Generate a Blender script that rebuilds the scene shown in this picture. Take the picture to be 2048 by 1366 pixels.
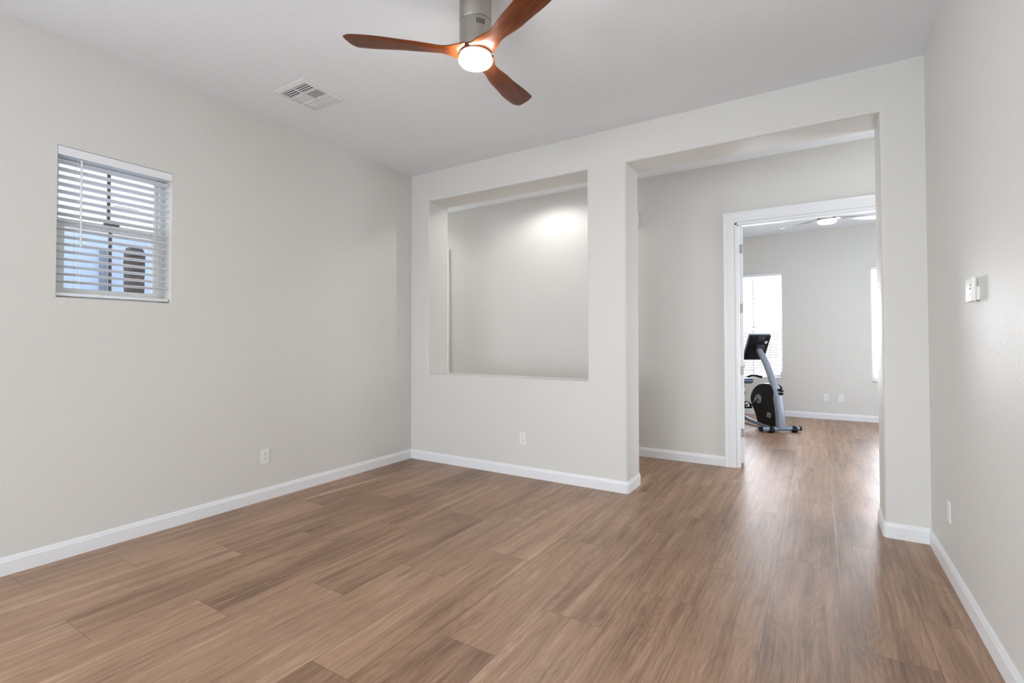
import bpy, bmesh, math, random
from mathutils import Vector, Matrix

for o in list(bpy.data.objects):
    bpy.data.objects.remove(o, do_unlink=True)
scene = bpy.context.scene
COL = scene.collection
PI = math.pi

# ------------------------------------------------------------------ measured room
W, H = 4.328, 3.048           # room width, ceiling height
T = 0.334                     # thickness of the wall with the two openings
D = 1.373                     # hall back wall
HT = 0.12                     # its thickness
G = 5.406                     # gym back wall
REAR = -7.8

# ------------------------------------------------------------------ camera
cam_d = bpy.data.cameras.new('camera')
cam = bpy.data.objects.new('camera', cam_d)
COL.objects.link(cam)
cam_d.sensor_fit = 'HORIZONTAL'
cam_d.sensor_width = 36.0
cam_d.lens = 984.75 * 36.0 / 2048.0
cam_d.shift_y = -18.19 / 2048.0
cam_d.clip_start = 0.05
cam_d.clip_end = 200
YAW, PITCH, ROLL = 0.55493, 0.01743, 0.00175
cam.rotation_mode = 'XYZ'
cam.matrix_world = (Matrix.Translation((3.7407, -3.9621, 1.2588))
                    @ Matrix.Rotation(YAW, 4, 'Z')
                    @ Matrix.Rotation(PI / 2 + PITCH, 4, 'X')
                    @ Matrix.Rotation(-ROLL, 4, 'Z'))
scene.camera = cam

# ------------------------------------------------------------------ world
SKY = 3.2
world = bpy.data.worlds.new('sky_world')
scene.world = world
world.use_nodes = True
wn = world.node_tree
wn.nodes.clear()
w_out = wn.nodes.new('ShaderNodeOutputWorld')
w_bg = wn.nodes.new('ShaderNodeBackground')
w_tc = wn.nodes.new('ShaderNodeTexCoord')
w_sep = wn.nodes.new('ShaderNodeSeparateXYZ')
w_rmp = wn.nodes.new('ShaderNodeValToRGB')
w_rmp.color_ramp.elements[0].position = 0.0
w_rmp.color_ramp.elements[0].color = (0.93, 0.96, 1.0, 1)
w_rmp.color_ramp.elements[1].position = 0.75
w_rmp.color_ramp.elements[1].color = (0.55, 0.74, 1.0, 1)
wn.links.new(w_tc.outputs['Generated'], w_sep.inputs[0])
wn.links.new(w_sep.outputs['Z'], w_rmp.inputs[0])
wn.links.new(w_rmp.outputs[0], w_bg.inputs['Color'])
w_bg.inputs['Strength'].default_value = SKY
wn.links.new(w_bg.outputs[0], w_out.inputs['Surface'])

scene.view_settings.view_transform = 'Standard'
scene.view_settings.look = 'None'
scene.view_settings.gamma = 1.0
scene.view_settings.use_curve_mapping = False
scene.view_settings.exposure = 0.27


# ------------------------------------------------------------------ lights
def area(name, loc, rot, sx, sy, power, color=(1, 1, 1), portal=False):
    l = bpy.data.lights.new(name, 'AREA')
    l.shape = 'RECTANGLE'
    l.size, l.size_y = sx, sy
    l.energy = power
    l.color = color
    if portal:
        l.cycles.is_portal = True
    o = bpy.data.objects.new(name, l)
    COL.objects.link(o)
    o.location = loc
    o.rotation_euler = rot
    return o


# fill light added behind the camera, as from an assumed, unseen rear window
area('rear_fill_light', (2.15, REAR - 0.25, 1.1), (PI / 2 + 0.25, 0, 0), 3.7, 2.2, 92, (0.82, 0.91, 1.0))
# unseen side fill, added to lift the right wall and ceiling
area('side_fill_light', (-0.3, -5.6, 1.35), (PI / 2 + 0.3, 0, -PI / 2), 1.7, 1.5, 82, (0.88, 0.94, 1.0))
# daylight of the gym windows
GYM_W = 188
area('gym_window_daylight', (2.79, G + 0.55, 1.3), (-PI / 2 - 0.5, 0, 0), 0.9, 1.7, GYM_W, (0.90, 0.94, 1.0))
area('gym_window_daylight', (4.91, G + 0.55, 1.3), (-PI / 2 - 0.5, 0, 0), 0.9, 1.7, GYM_W, (0.90, 0.94, 1.0))
area('gym_side_fill_light', (6.2 + 0.85, 3.4, 1.2), (PI / 2 + 0.85, 0, PI / 2), 1.9, 1.7, 32, (0.90, 0.94, 1.0))  # added fill from the unseen right side, brightens the gym
# unseen fill lights added at both hall ends to raise its ambient light
area('hall_end_fill_light', (-2.5 - 0.2, 0.85, 1.35), (PI / 2 + 0.15, 0, -PI / 2), 0.8, 2.0, 20, (0.94, 0.97, 1.0))
area('hall_end_fill_light', (5.6 + 0.2, 0.85, 1.35), (PI / 2 + 0.15, 0, PI / 2), 0.8, 2.0, 20, (0.94, 0.97, 1.0))
FAN_GLOW = 128.0
GYM_GLOW = 22.0
DOWNLIGHT_W = 30.0


# ------------------------------------------------------------------ materials
def lin(c):
    def f(v):
        v /= 255.0
        return v / 12.92 if v <= 0.04045 else ((v + 0.055) / 1.055) ** 2.4
    return (f(c[0]), f(c[1]), f(c[2]), 1.0)


class NT:
    """small node-building helper"""
    def __init__(self, name):
        self.m = bpy.data.materials.new(name)
        self.m.use_nodes = True
        self.t = self.m.node_tree
        self.t.nodes.clear()
        self.out = self.t.nodes.new('ShaderNodeOutputMaterial')

    def n(self, typ, **kw):
        nd = self.t.nodes.new(typ)
        for k, v in kw.items():
            setattr(nd, k, v)
        return nd

    def link(self, a, b):
        self.t.links.new(a, b)

    def val(self, sock, v):
        if hasattr(v, 'is_output') or isinstance(v, bpy.types.NodeSocket):
            self.link(v, sock)
        else:
            sock.default_value = v

    def math(self, op, a, b=None, c=None, clamp=False):
        nd = self.n('ShaderNodeMath', operation=op)
        nd.use_clamp = clamp
        self.val(nd.inputs[0], a)
        if b is not None:
            self.val(nd.inputs[1], b)
        if c is not None:
            self.val(nd.inputs[2], c)
        return nd.outputs[0]

    def comb(self, x, y, z):
        nd = self.n('ShaderNodeCombineXYZ')
        for i, v in enumerate((x, y, z)):
            self.val(nd.inputs[i], v)
        return nd.outputs[0]

    def noise(self, vec, scale, detail=2.0, rough=0.5, dist=0.0):
        nd = self.n('ShaderNodeTexNoise')
        nd.inputs['Scale'].default_value = scale
        nd.inputs['Detail'].default_value = detail
        nd.inputs['Roughness'].default_value = rough
        nd.inputs['Distortion'].default_value = dist
        if vec is not None:
            self.link(vec, nd.inputs['Vector'])
        return nd.outputs['Fac']

    def ramp(self, fac, stops, interp='LINEAR'):
        nd = self.n('ShaderNodeValToRGB')
        cr = nd.color_ramp
        cr.interpolation = interp
        while len(cr.elements) < len(stops):
            cr.elements.new(0.5)
        for e, (p, c) in zip(cr.elements, stops):
            e.position = p
            e.color = c
        self.link(fac, nd.inputs[0])
        return nd.outputs[0]

    def mix(self, fac, a, b, typ='MIX'):
        nd = self.n('ShaderNodeMix', data_type='RGBA', blend_type=typ)
        self.val(nd.inputs[0], fac)
        self.val(nd.inputs[6], a)
        self.val(nd.inputs[7], b)
        return nd.outputs[2]

    def principled(self, **kw):
        p = self.n('ShaderNodeBsdfPrincipled')
        for k, v in kw.items():
            self.val(p.inputs[k.replace('_', ' ')], v)
        self.link(p.outputs[0], self.out.inputs['Surface'])
        return p

    def bump(self, p, height, strength, dist=0.01):
        b = self.n('ShaderNodeBump')
        b.inputs['Strength'].default_value = strength
        b.inputs['Distance'].default_value = dist
        self.link(height, b.inputs['Height'])
        self.link(b.outputs[0], p.inputs['Normal'])


def simple(name, rgb, rough=0.5, metal=0.0, spec=0.5, bump=0.0, bscale=200.0, var=0.04):
    k = NT(name)
    tc = k.n('ShaderNodeTexCoord')
    nz = k.noise(tc.outputs['Object'], bscale, 2.0)
    c = lin(rgb)
    lo = tuple(v * (1 - var) for v in c[:3]) + (1,)
    hi = tuple(min(1, v * (1 + var)) for v in c[:3]) + (1,)
    col = k.ramp(nz, [(0.3, lo), (0.7, hi)])
    p = k.principled(Base_Color=col, Roughness=rough, Metallic=metal)
    p.inputs['Specular IOR Level'].default_value = spec
    if bump:
        k.bump(p, nz, bump, 0.002)
    return k.m


def plaster(name, rgb, rough, strength, spec=0.5):
    """hand-trowelled drywall texture"""
    k = NT(name)
    g = k.n('ShaderNodeNewGeometry')
    a = k.noise(g.outputs['Position'], 34.0, 4.0, 0.55, 0.6)
    b = k.noise(g.outputs['Position'], 85.0, 2.0, 0.5)
    h = k.math('ADD', k.ramp(a, [(0.42, (0, 0, 0, 1)), (0.62, (1, 1, 1, 1))]), k.math('MULTIPLY', b, 0.35))
    c = lin(rgb)
    col = k.ramp(b, [(0.2, tuple(v * 0.985 for v in c[:3]) + (1,)), (0.8, tuple(min(1, v * 1.015) for v in c[:3]) + (1,))])
    p = k.principled(Base_Color=col, Roughness=rough)
    p.inputs['Specular IOR Level'].default_value = spec
    k.bump(p, h, strength, 0.004)
    return k.m


def floor_material():
    k = NT('wood_look_plank_tile')
    g = k.n('ShaderNodeNewGeometry')
    sp = k.n('ShaderNodeSeparateXYZ')
    k.link(g.outputs['Position'], sp.inputs[0])
    X, Y = sp.outputs['X'], sp.outputs['Y']
    PW, PL = 0.2995, 1.213
    u = k.math('DIVIDE', k.math('SUBTRACT', X, 3.53), PW)
    ci = k.math('FLOOR', u)
    fu = k.math('FRACT', u)
    v = k.math('DIVIDE', k.math('SUBTRACT', k.math('ADD', Y, 0.69), k.math('MULTIPLY', ci, 0.4043)), PL)
    ri = k.math('FLOOR', v)
    fv = k.math('FRACT', v)
    # distance to the nearest joint
    du = k.math('MULTIPLY', k.math('MINIMUM', fu, k.math('SUBTRACT', 1.0, fu)), PW)
    dv = k.math('MULTIPLY', k.math('MINIMUM', fv, k.math('SUBTRACT', 1.0, fv)), PL)
    dj = k.math('MINIMUM', du, dv)
    grout = k.math('SUBTRACT', 1.0, k.math('DIVIDE', k.math('SUBTRACT', dj, 0.0011), 0.0010, clamp=True), clamp=True)
    wn_ = k.n('ShaderNodeTexWhiteNoise', noise_dimensions='3D')
    k.link(k.comb(ci, ri, 3.7), wn_.inputs['Vector'])
    r1 = wn_.outputs['Value']
    rs = k.n('ShaderNodeSeparateXYZ')
    k.link(wn_.outputs['Color'], rs.inputs[0])
    r2, r3 = rs.outputs['X'], rs.outputs['Y']
    # plank-local wood coordinates
    wx = k.math('ADD', X, k.math('MULTIPLY', r1, 37.0))
    wy = k.math('ADD', Y, k.math('MULTIPLY', r2, 91.0))
    wz = k.math('MULTIPLY', r3, 13.0)
    warp = k.noise(k.comb(k.math('MULTIPLY', wx, 3.0), k.math('MULTIPLY', wy, 1.3), wz), 1.0, 2.0)
    wx2 = k.math('ADD', wx, k.math('MULTIPLY', k.math('SUBTRACT', warp, 0.5), 0.055))
    streak = k.noise(k.comb(k.math('MULTIPLY', wx2, 17.0), k.math('MULTIPLY', wy, 0.75), wz), 1.0, 4.0, 0.6)
    fine = k.noise(k.comb(k.math('MULTIPLY', wx2, 210.0), k.math('MULTIPLY', wy, 6.0), wz), 1.0, 3.0, 0.65)
    ringn = k.noise(k.comb(k.math('MULTIPLY', wx2, 5.5), k.math('MULTIPLY', wy, 0.75), wz), 1.0, 1.5)
    rings = k.math('FRACT', k.math('MULTIPLY', ringn, 26.0))
    rings = k.math('ABSOLUTE', k.math('SUBTRACT', rings, 0.5))
    blot = k.noise(k.comb(k.math('MULTIPLY', wx, 3.5), k.math('MULTIPLY', wy, 1.6), wz), 1.0, 3.0)
    mid = k.noise(k.comb(k.math('MULTIPLY', wx2, 62.0), k.math('MULTIPLY', wy, 1.7), wz), 1.0, 3.0, 0.6)
    t = k.math('ADD', k.math('MULTIPLY', streak, 0.40), k.math('MULTIPLY', blot, 0.27))
    t = k.math('ADD', t, k.math('MULTIPLY', mid, 0.30))
    t = k.math('ADD', t, k.math('MULTIPLY', k.math('SUBTRACT', rings, 0.25), 0.10))
    t = k.math('ADD', t, k.math('MULTIPLY', k.math('SUBTRACT', fine, 0.5), 0.30))
    t = k.math('ADD', t, k.math('MULTIPLY', k.math('SUBTRACT', r3, 0.5), 0.10))
    t = k.math('ADD', k.math('MULTIPLY', k.math('SUBTRACT', t, 0.485), 1.3), 0.49)
    base = k.ramp(t, [(0.28, lin((104, 77, 57))), (0.40, lin((133, 103, 81))), (0.50, lin((152, 121, 98))),
                      (0.60, lin((165, 134, 111))), (0.74, lin((188, 159, 136)))])
    # dark mineral streaks and a few pale sap streaks
    ds = k.noise(k.comb(k.math('MULTIPLY', wx2, 24.0), k.math('MULTIPLY', wy, 1.6), k.math('ADD', wz, 5.0)), 1.0, 3.0, 0.55)
    dsm = k.math('MULTIPLY', k.math('DIVIDE', k.math('SUBTRACT', ds, 0.60), 0.12, clamp=True), 0.55)
    base = k.mix(dsm, base, lin((98, 75, 58)))
    ls = k.noise(k.comb(k.math('MULTIPLY', wx2, 8.0), k.math('MULTIPLY', wy, 0.55), k.math('ADD', wz, 9.0)), 1.0, 2.0, 0.5)
    lsm = k.math('MULTIPLY', k.math('DIVIDE', k.math('SUBTRACT', ls, 0.67), 0.09, clamp=True), 0.5)
    base = k.mix(lsm, base, lin((206, 178, 152)))
    # fine dark pores
    po = k.noise(k.comb(k.math('MULTIPLY', wx2, 330.0), k.math('MULTIPLY', wy, 8.0), k.math('ADD', wz, 2.0)), 1.0, 2.0, 0.5)
    pom = k.math('MULTIPLY', k.math('DIVIDE', k.math('SUBTRACT', po, 0.58), 0.10, clamp=True), 0.30)
    base = k.mix(pom, base, lin((92, 69, 53)))
    # knots
    vo = k.n('ShaderNodeTexVoronoi', feature='F1')
    vo.inputs['Scale'].default_value = 1.0
    k.link(k.comb(k.math('MULTIPLY', wx2, 4.2), k.math('MULTIPLY', wy, 1.5), wz), vo.inputs['Vector'])
    kn = k.math('SUBTRACT', 1.0, k.math('DIVIDE', vo.outputs['Distance'], 0.13, clamp=True), clamp=True)
    vc = k.n('ShaderNodeSeparateXYZ')
    k.link(vo.outputs['Color'], vc.inputs[0])
    keep = k.math('GREATER_THAN', vc.outputs['X'], 0.42)
    knm = k.math('MULTIPLY', k.math('MULTIPLY', kn, keep), 0.75)
    base = k.mix(knm, base, lin((92, 66, 50)))
    # plank to plank tone
    tone = k.math('ADD', 0.93, k.math('MULTIPLY', r2, 0.17))
    hsv = k.n('ShaderNodeHueSaturation')
    hsv.inputs['Saturation'].default_value = 1.12
    k.link(tone, hsv.inputs['Value'])
    k.link(base, hsv.inputs['Color'])
    col = k.mix(k.math('MULTIPLY', grout, 0.85), hsv.outputs[0], lin((104, 80, 64)))
    rough = k.math('ADD', 0.33, k.math('MULTIPLY', fine, 0.16))
    p = k.principled(Base_Color=col, Roughness=rough)
    p.inputs['Specular IOR Level'].default_value = 0.95
    hgt = k.math('SUBTRACT', k.math('MULTIPLY', fine, 0.12), grout)
    k.bump(p, hgt, 0.25, 0.0012)
    return k.m


def wood_blade(name, dark, light):
    k = NT(name)
    tc = k.n('ShaderNodeTexCoord')
    mp = k.n('ShaderNodeMapping')
    mp.inputs['Scale'].default_value = (2.0, 26.0, 26.0)
    k.link(tc.outputs['Object'], mp.inputs['Vector'])
    a = k.noise(mp.outputs[0], 1.0, 4.0, 0.6, 0.8)
    b = k.noise(mp.outputs[0], 5.0, 3.0, 0.6)
    t = k.math('ADD', k.math('MULTIPLY', a, 0.7), k.math('MULTIPLY', b, 0.3))
    col = k.ramp(t, [(0.3, lin(dark)), (0.7, lin(light))])
    p = k.principled(Base_Color=col, Roughness=0.33)
    p.inputs['Coat Weight'].default_value = 0.05
    p.inputs['Specular IOR Level'].default_value = 0.3
    p.inputs['Coat Roughness'].default_value = 0.2
    return k.m


def brushed(name, rgb, rough=0.32):
    k = NT(name)
    tc = k.n('ShaderNodeTexCoord')
    mp = k.n('ShaderNodeMapping')
    mp.inputs['Scale'].default_value = (4, 4, 900)
    k.link(tc.outputs['Object'], mp.inputs['Vector'])
    a = k.noise(mp.outputs[0], 1.0, 3.0)
    c = lin(rgb)
    col = k.ramp(a, [(0.3, tuple(v * 0.93 for v in c[:3]) + (1,)), (0.7, c)])
    k.principled(Base_Color=col, Roughness=rough, Metallic=1.0)
    return k.m


def glow(name, strength, color=(1, 0.95, 0.88, 1)):
    k = NT(name)
    tc = k.n('ShaderNodeTexCoord')
    nz = k.noise(tc.outputs['Object'], 40.0)
    e = k.n('ShaderNodeEmission')
    k.link(k.ramp(nz, [(0.0, color), (1.0, color)]), e.inputs['Color'])
    e.inputs['Strength'].default_value = strength
    k.link(e.outputs[0], k.out.inputs['Surface'])
    return k.m


def pane(name, tint=(1, 1, 1, 1), fac=0.06):
    k = NT(name)
    tr = k.n('ShaderNodeBsdfTransparent')
    tr.inputs['Color'].default_value = tint
    gl = k.n('ShaderNodeBsdfGlossy')
    gl.inputs['Roughness'].default_value = 0.02
    lw = k.n('ShaderNodeLayerWeight')
    lw.inputs['Blend'].default_value = 0.15
    f = k.math('MULTIPLY', lw.outputs['Fresnel'], 0.6)
    f = k.math('ADD', f, fac * 0.3)
    mx = k.n('ShaderNodeMixShader')
    k.link(f, mx.inputs[0])
    k.link(tr.outputs[0], mx.inputs[1])
    k.link(gl.outputs[0], mx.inputs[2])
    k.link(mx.outputs[0], k.out.inputs['Surface'])
    return k.m


def mesh_screen(name):
    k = NT(name)
    tc = k.n('ShaderNodeTexCoord')
    sp = k.n('ShaderNodeSeparateXYZ')
    k.link(tc.outputs['Object'], sp.inputs[0])
    a = k.math('FRACT', k.math('MULTIPLY', sp.outputs['X'], 260.0))
    b = k.math('FRACT', k.math('MULTIPLY', sp.outputs['Z'], 260.0))
    wires = k.math('MAXIMUM', k.math('LESS_THAN', a, 0.13), k.math('LESS_THAN', b, 0.13))
    tr = k.n('ShaderNodeBsdfTransparent')
    df = k.n('ShaderNodeBsdfDiffuse')
    df.inputs['Color'].default_value = lin((70, 72, 76))
    mx = k.n('ShaderNodeMixShader')
    k.link(wires, mx.inputs[0])
    k.link(tr.outputs[0], mx.inputs[1])
    k.link(df.outputs[0], mx.inputs[2])
    k.link(mx.outputs[0], k.out.inputs['Surface'])
    return k.m


def stucco(name, rgb):
    k = NT(name)
    g = k.n('ShaderNodeNewGeometry')
    a = k.noise(g.outputs['Position'], 3.0, 6.0, 0.6)
    b = k.noise(g.outputs['Position'], 120.0, 3.0)
    c = lin(rgb)
    col = k.ramp(a, [(0.3, tuple(v * 0.85 for v in c[:3]) + (1,)), (0.7, c)])
    p = k.principled(Base_Color=col, Roughness=0.9)
    k.bump(p, b, 0.4, 0.01)
    return k.m


def bark(name):
    k = NT(name)
    tc = k.n('ShaderNodeTexCoord')
    mp = k.n('ShaderNodeMapping')
    mp.inputs['Scale'].default_value = (5, 5, 22)
    k.link(tc.outputs['Object'], mp.inputs['Vector'])
    a = k.noise(mp.outputs[0], 1.6, 5.0, 0.7)
    col = k.ramp(a, [(0.3, lin((52, 44, 40))), (0.7, lin((122, 104, 92)))])
    p = k.principled(Base_Color=col, Roughness=0.95)
    k.bump(p, a, 0.8, 0.03)
    return k.m


M = dict(
    wall=plaster('greige_wall_paint', (219, 217, 212), 0.50, 0.11, 0.42),
    ceiling=plaster('white_ceiling_paint', (238, 241, 244), 0.85, 0.10, 0.25),
    trim=simple('white_trim_paint', (234, 235, 236), 0.38, var=0.008),
    floor=floor_material(),
    plastic=simple('white_plastic', (236, 235, 231), 0.35),
    dark=simple('dark_recess', (22, 22, 23), 0.7),
    grey_dark=simple('dark_grey_duct', (34, 34, 34), 0.8),
    blade=wood_blade('walnut_blade_wood', (74, 34, 10), (124, 62, 22)),
    nickel=brushed('brushed_nickel', (176, 170, 162), 0.28),
    vinyl=simple('white_vinyl_frame', (232, 231, 227), 0.4),
    slat=simple('white_blind_slat', (236, 238, 240), 0.45),
    cord=simple('white_cord', (228, 228, 224), 0.7),
    muntin=simple('grey_muntin', (112, 108, 106), 0.6),
    glass=pane('window_glass'),
    screen=mesh_screen('insect_screen'),
    silver=simple('silver_paint', (142, 150, 162), 0.35, 0.25),
    silver_rail=simple('silver_rail_paint', (132, 143, 157), 0.35, 0.25),
    black=simple('black_plastic', (8, 8, 9), 0.5, spec=0.25),
    black_gloss=simple('black_gloss_plastic', (18, 20, 24), 0.3, spec=0.35),
    chrome=simple('chrome', (205, 207, 210), 0.15, 1.0),
    charcoal=simple('charcoal_plastic', (48, 52, 58), 0.35),
    bezel=simple('pale_grey_bezel', (150, 164, 184), 0.35),
    pad=simple('slate_vinyl_pad', (62, 80, 102), 0.32),
    red=simple('dark_red_vinyl', (62, 14, 20), 0.45),
    mark=simple('pale_print', (228, 230, 232), 0.5),
    lcd=simple('grey_lcd', (120, 124, 120), 0.3),
    key=simple('grey_key', (120, 120, 118), 0.5),
    hinge=simple('satin_hinge', (176, 174, 170), 0.35, 0.85),
    steelfan=simple('silver_fan_blade', (146, 146, 146), 0.35, 0.3),
    fan_glow=glow('lit_diffuser', FAN_GLOW, (1, 0.97, 0.93, 1)),
    gym_glow=glow('lit_gym_diffuser', GYM_GLOW, (1, 0.97, 0.94, 1)),
    down_glow=glow('lit_downlight_lens', 6.0),
    collar=simple('white_light_collar', (238, 236, 232), 0.4),
    house=stucco('pale_stucco', (214, 204, 194)),
    house_blue=stucco('pale_blue_stucco', (196, 208, 230)),
    ground=stucco('pale_concrete', (214, 208, 202)),
    block=stucco('tan_block', (206, 190, 176)),
    bark=bark('palm_bark'),
    pipe=simple('grey_pipe', (120, 122, 128), 0.5),
)


# ------------------------------------------------------------------ mesh helpers
def finish(name, bm, mat, parent=None, smooth=False, angle=35):
    bmesh.ops.recalc_face_normals(bm, faces=bm.faces)
    me = bpy.data.meshes.new(name)
    bm.to_mesh(me)
    bm.free()
    me.materials.append(mat)
    if smooth:
        for p in me.polygons:
            p.use_smooth = True
        me.set_sharp_from_angle(angle=math.radians(angle))
    o = bpy.data.objects.new(name, me)
    COL.objects.link(o)
    if parent is not None:
        o.parent = parent
    return o


def box(bm, x0, x1, y0, y1, z0, z1, bevel=0.0, seg=2):
    b2 = bmesh.new()
    r = bmesh.ops.create_cube(b2, size=1.0)
    for v in r['verts']:
        v.co = Vector(((x0 + x1) / 2 + v.co.x * (x1 - x0), (y0 + y1) / 2 + v.co.y * (y1 - y0), (z0 + z1) / 2 + v.co.z * (z1 - z0)))
    if bevel > 0:
        bmesh.ops.bevel(b2, geom=b2.edges[:], offset=bevel, segments=seg, affect='EDGES', profile=0.5)
    merge(bm, b2)


def merge(bm, b2, mat=None):
    if mat is not None:
        b2.transform(mat)
    tmp = bpy.data.meshes.new('tmp')
    b2.to_mesh(tmp)
    b2.free()
    bm.from_mesh(tmp)
    bpy.data.meshes.remove(tmp)


def cyl(bm, p0, p1, r0, r1=None, seg=24, cap=True):
    p0, p1 = Vector(p0), Vector(p1)
    r1 = r0 if r1 is None else r1
    d = p1 - p0
    q = d.to_track_quat('Z', 'Y').to_matrix().to_4x4()
    b2 = bmesh.new()
    bmesh.ops.create_cone(b2, cap_ends=cap, segments=seg, radius1=r0, radius2=r1, depth=d.length)
    merge(bm, b2, Matrix.Translation((p0 + p1) / 2) @ q)


def lathe(bm, prof, seg=48, center=(0, 0)):
    """revolve (radius, z) profile about the vertical axis"""
    rings = []
    for r, z in prof:
        if r < 1e-5:
            rings.append([bm.verts.new((center[0], center[1], z))])
        else:
            rings.append([bm.verts.new((center[0] + r * math.cos(2 * PI * i / seg), center[1] + r * math.sin(2 * PI * i / seg), z)) for i in range(seg)])
    for a, b in zip(rings, rings[1:]):
        for i in range(seg):
            j = (i + 1) % seg
            if len(a) == 1 and len(b) == 1:
                continue
            if len(a) == 1:
                bm.faces.new((a[0], b[i], b[j]))
            elif len(b) == 1:
                bm.faces.new((a[i], a[j], b[0]))
            else:
                bm.faces.new((a[i], a[j], b[j], b[i]))


def tube(bm, pts, ry, rz=None, seg=16, side=None, cap=True, power=2.0):
    """sweep a (super)ellipse along pts; ry = half width along 'side' axis, rz = half depth; radii may be lists"""
    pts = [Vector(p) for p in pts]
    n = len(pts)
    ry = ry if isinstance(ry, (list, tuple)) else [ry] * n
    rz = ry if rz is None else (rz if isinstance(rz, (list, tuple)) else [rz] * n)
    rings = []
    up0 = Vector(side) if side is not None else None
    for i, p in enumerate(pts):
        t = (pts[min(i + 1, n - 1)] - pts[max(i - 1, 0)]).normalized()
        if up0 is None:
            up0 = Vector((0, 0, 1)) if abs(t.z) < 0.9 else Vector((1, 0, 0))
        s = (up0 - t * up0.dot(t)).normalized()
        b = t.cross(s)
        up0 = s
        ring = []
        for k in range(seg):
            a = 2 * PI * k / seg
            c, sn = math.cos(a), math.sin(a)
            e = 2.0 / power
            c = math.copysign(abs(c) ** e, c)
            sn = math.copysign(abs(sn) ** e, sn)
            ring.append(bm.verts.new(p + s * (ry[i] * c) + b * (rz[i] * sn)))
        rings.append(ring)
    for a, b in zip(rings, rings[1:]):
        for i in range(seg):
            j = (i + 1) % seg
            bm.faces.new((a[i], a[j], b[j], b[i]))
    if cap:
        bm.faces.new(rings[0])
        bm.faces.new(rings[-1])


def spline(pts, per=6):
    """Catmull-Rom through the points"""
    P = [Vector(p) for p in pts]
    out = []
    for i in range(len(P) - 1):
        p0, p1, p2, p3 = P[max(i - 1, 0)], P[i], P[i + 1], P[min(i + 2, len(P) - 1)]
        for k in range(per):
            t = k / per
            out.append(0.5 * ((2 * p1) + (p2 - p0) * t + (2 * p0 - 5 * p1 + 4 * p2 - p3) * t * t + (3 * p1 - p0 - 3 * p2 + p3) * t ** 3))
    out.append(P[-1])
    return out


def prism(bm, outline, y0, y1, bevel=0.0, seg=3):
    """extrude an (x, z) outline between y0 and y1"""
    b2 = bmesh.new()
    a = [b2.verts.new((x, y0, z)) for x, z in outline]
    f = b2.faces.new(a)
    r = bmesh.ops.extrude_face_region(b2, geom=[f])
    for v in r['geom']:
        if isinstance(v, bmesh.types.BMVert):
            v.co.y = y1
    bmesh.ops.recalc_face_normals(b2, faces=b2.faces)
    if bevel:
        ed = [e for e in b2.edges if len(e.link_faces) == 2 and abs(e.verts[0].co.y - e.verts[1].co.y) < 1e-6]
        bmesh.ops.bevel(b2, geom=ed, offset=bevel, segments=seg, affect='EDGES', profile=0.5)
    merge(bm, b2)


def wall_panel(us, zs, holes, thick, to_world, round_holes=0.0):
    """flat wall with rectangular holes (u0,u1,z0,z1); to_world maps (u, depth, z)"""
    us = sorted(set(us) | {h for q in holes for h in q[:2]})
    zs = sorted(set(zs) | {h for q in holes for h in q[2:]})
    bm = bmesh.new()
    g = {}
    def vert(i, j):
        if (i, j) not in g:
            g[(i, j)] = bm.verts.new((us[i], 0.0, zs[j]))
        return g[(i, j)]
    for i in range(len(us) - 1):
        for j in range(len(zs) - 1):
            uc, zc = (us[i] + us[i + 1]) / 2, (zs[j] + zs[j + 1]) / 2
            if any(h[0] < uc < h[1] and h[2] < zc < h[3] for h in holes):
                continue
            bm.faces.new((vert(i, j), vert(i + 1, j), vert(i + 1, j + 1), vert(i, j + 1)))
    r = bmesh.ops.extrude_face_region(bm, geom=bm.faces[:])
    for v in r['geom']:
        if isinstance(v, bmesh.types.BMVert):
            v.co.y = thick
    bmesh.ops.recalc_face_normals(bm, faces=bm.faces)
    if round_holes:
        eps = 1e-5
        sel = []
        for e in bm.edges:
            a, b = e.verts
            if abs(a.co.y - b.co.y) > eps:
                continue
            m = (a.co + b.co) / 2
            for h in holes:
                onv = (abs(m.x - h[0]) < eps or abs(m.x - h[1]) < eps) and h[2] - eps < m.z < h[3] + eps and abs(a.co.x - b.co.x) < eps
                onh = (abs(m.z - h[3]) < eps or (abs(m.z - h[2]) < eps and h[2] > 0.01)) and h[0] - eps < m.x < h[1] + eps and abs(a.co.z - b.co.z) < eps
                if onv or onh:
                    sel.append(e)
                    break
        bmesh.ops.bevel(bm, geom=sel, offset=round_holes, segments=5, affect='EDGES', profile=0.5)
    for v in bm.verts:
        v.co = Vector(to_world(v.co.x, v.co.y, v.co.z))
    return bm


def structure(o):
    o['kind'] = 'structure'
    return o


def thing(name, label, cat, loc=(0, 0, 0), rotz=0.0, group=None):
    o = bpy.data.objects.new(name, None)
    o.empty_display_size = 0.1
    COL.objects.link(o)
    o.location = loc
    o.rotation_euler = (0, 0, rotz)
    if label:
        o['label'] = label
        o['category'] = cat
    if group:
        o['group'] = group
    return o


# ------------------------------------------------------------------ shell
def slab(name, z0, z1, mat):
    bm = bmesh.new()
    box(bm, -0.2, W + 0.12, REAR - 0.15, 0.0, z0, z1)
    box(bm, -2.62, 6.32, 0.0, G + 0.2, z0, z1)
    return structure(finish(name, bm, mat))


slab('floor', -0.12, 0.0, M['floor'])
slab('ceiling', H, H + 0.15, M['ceiling'])

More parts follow.
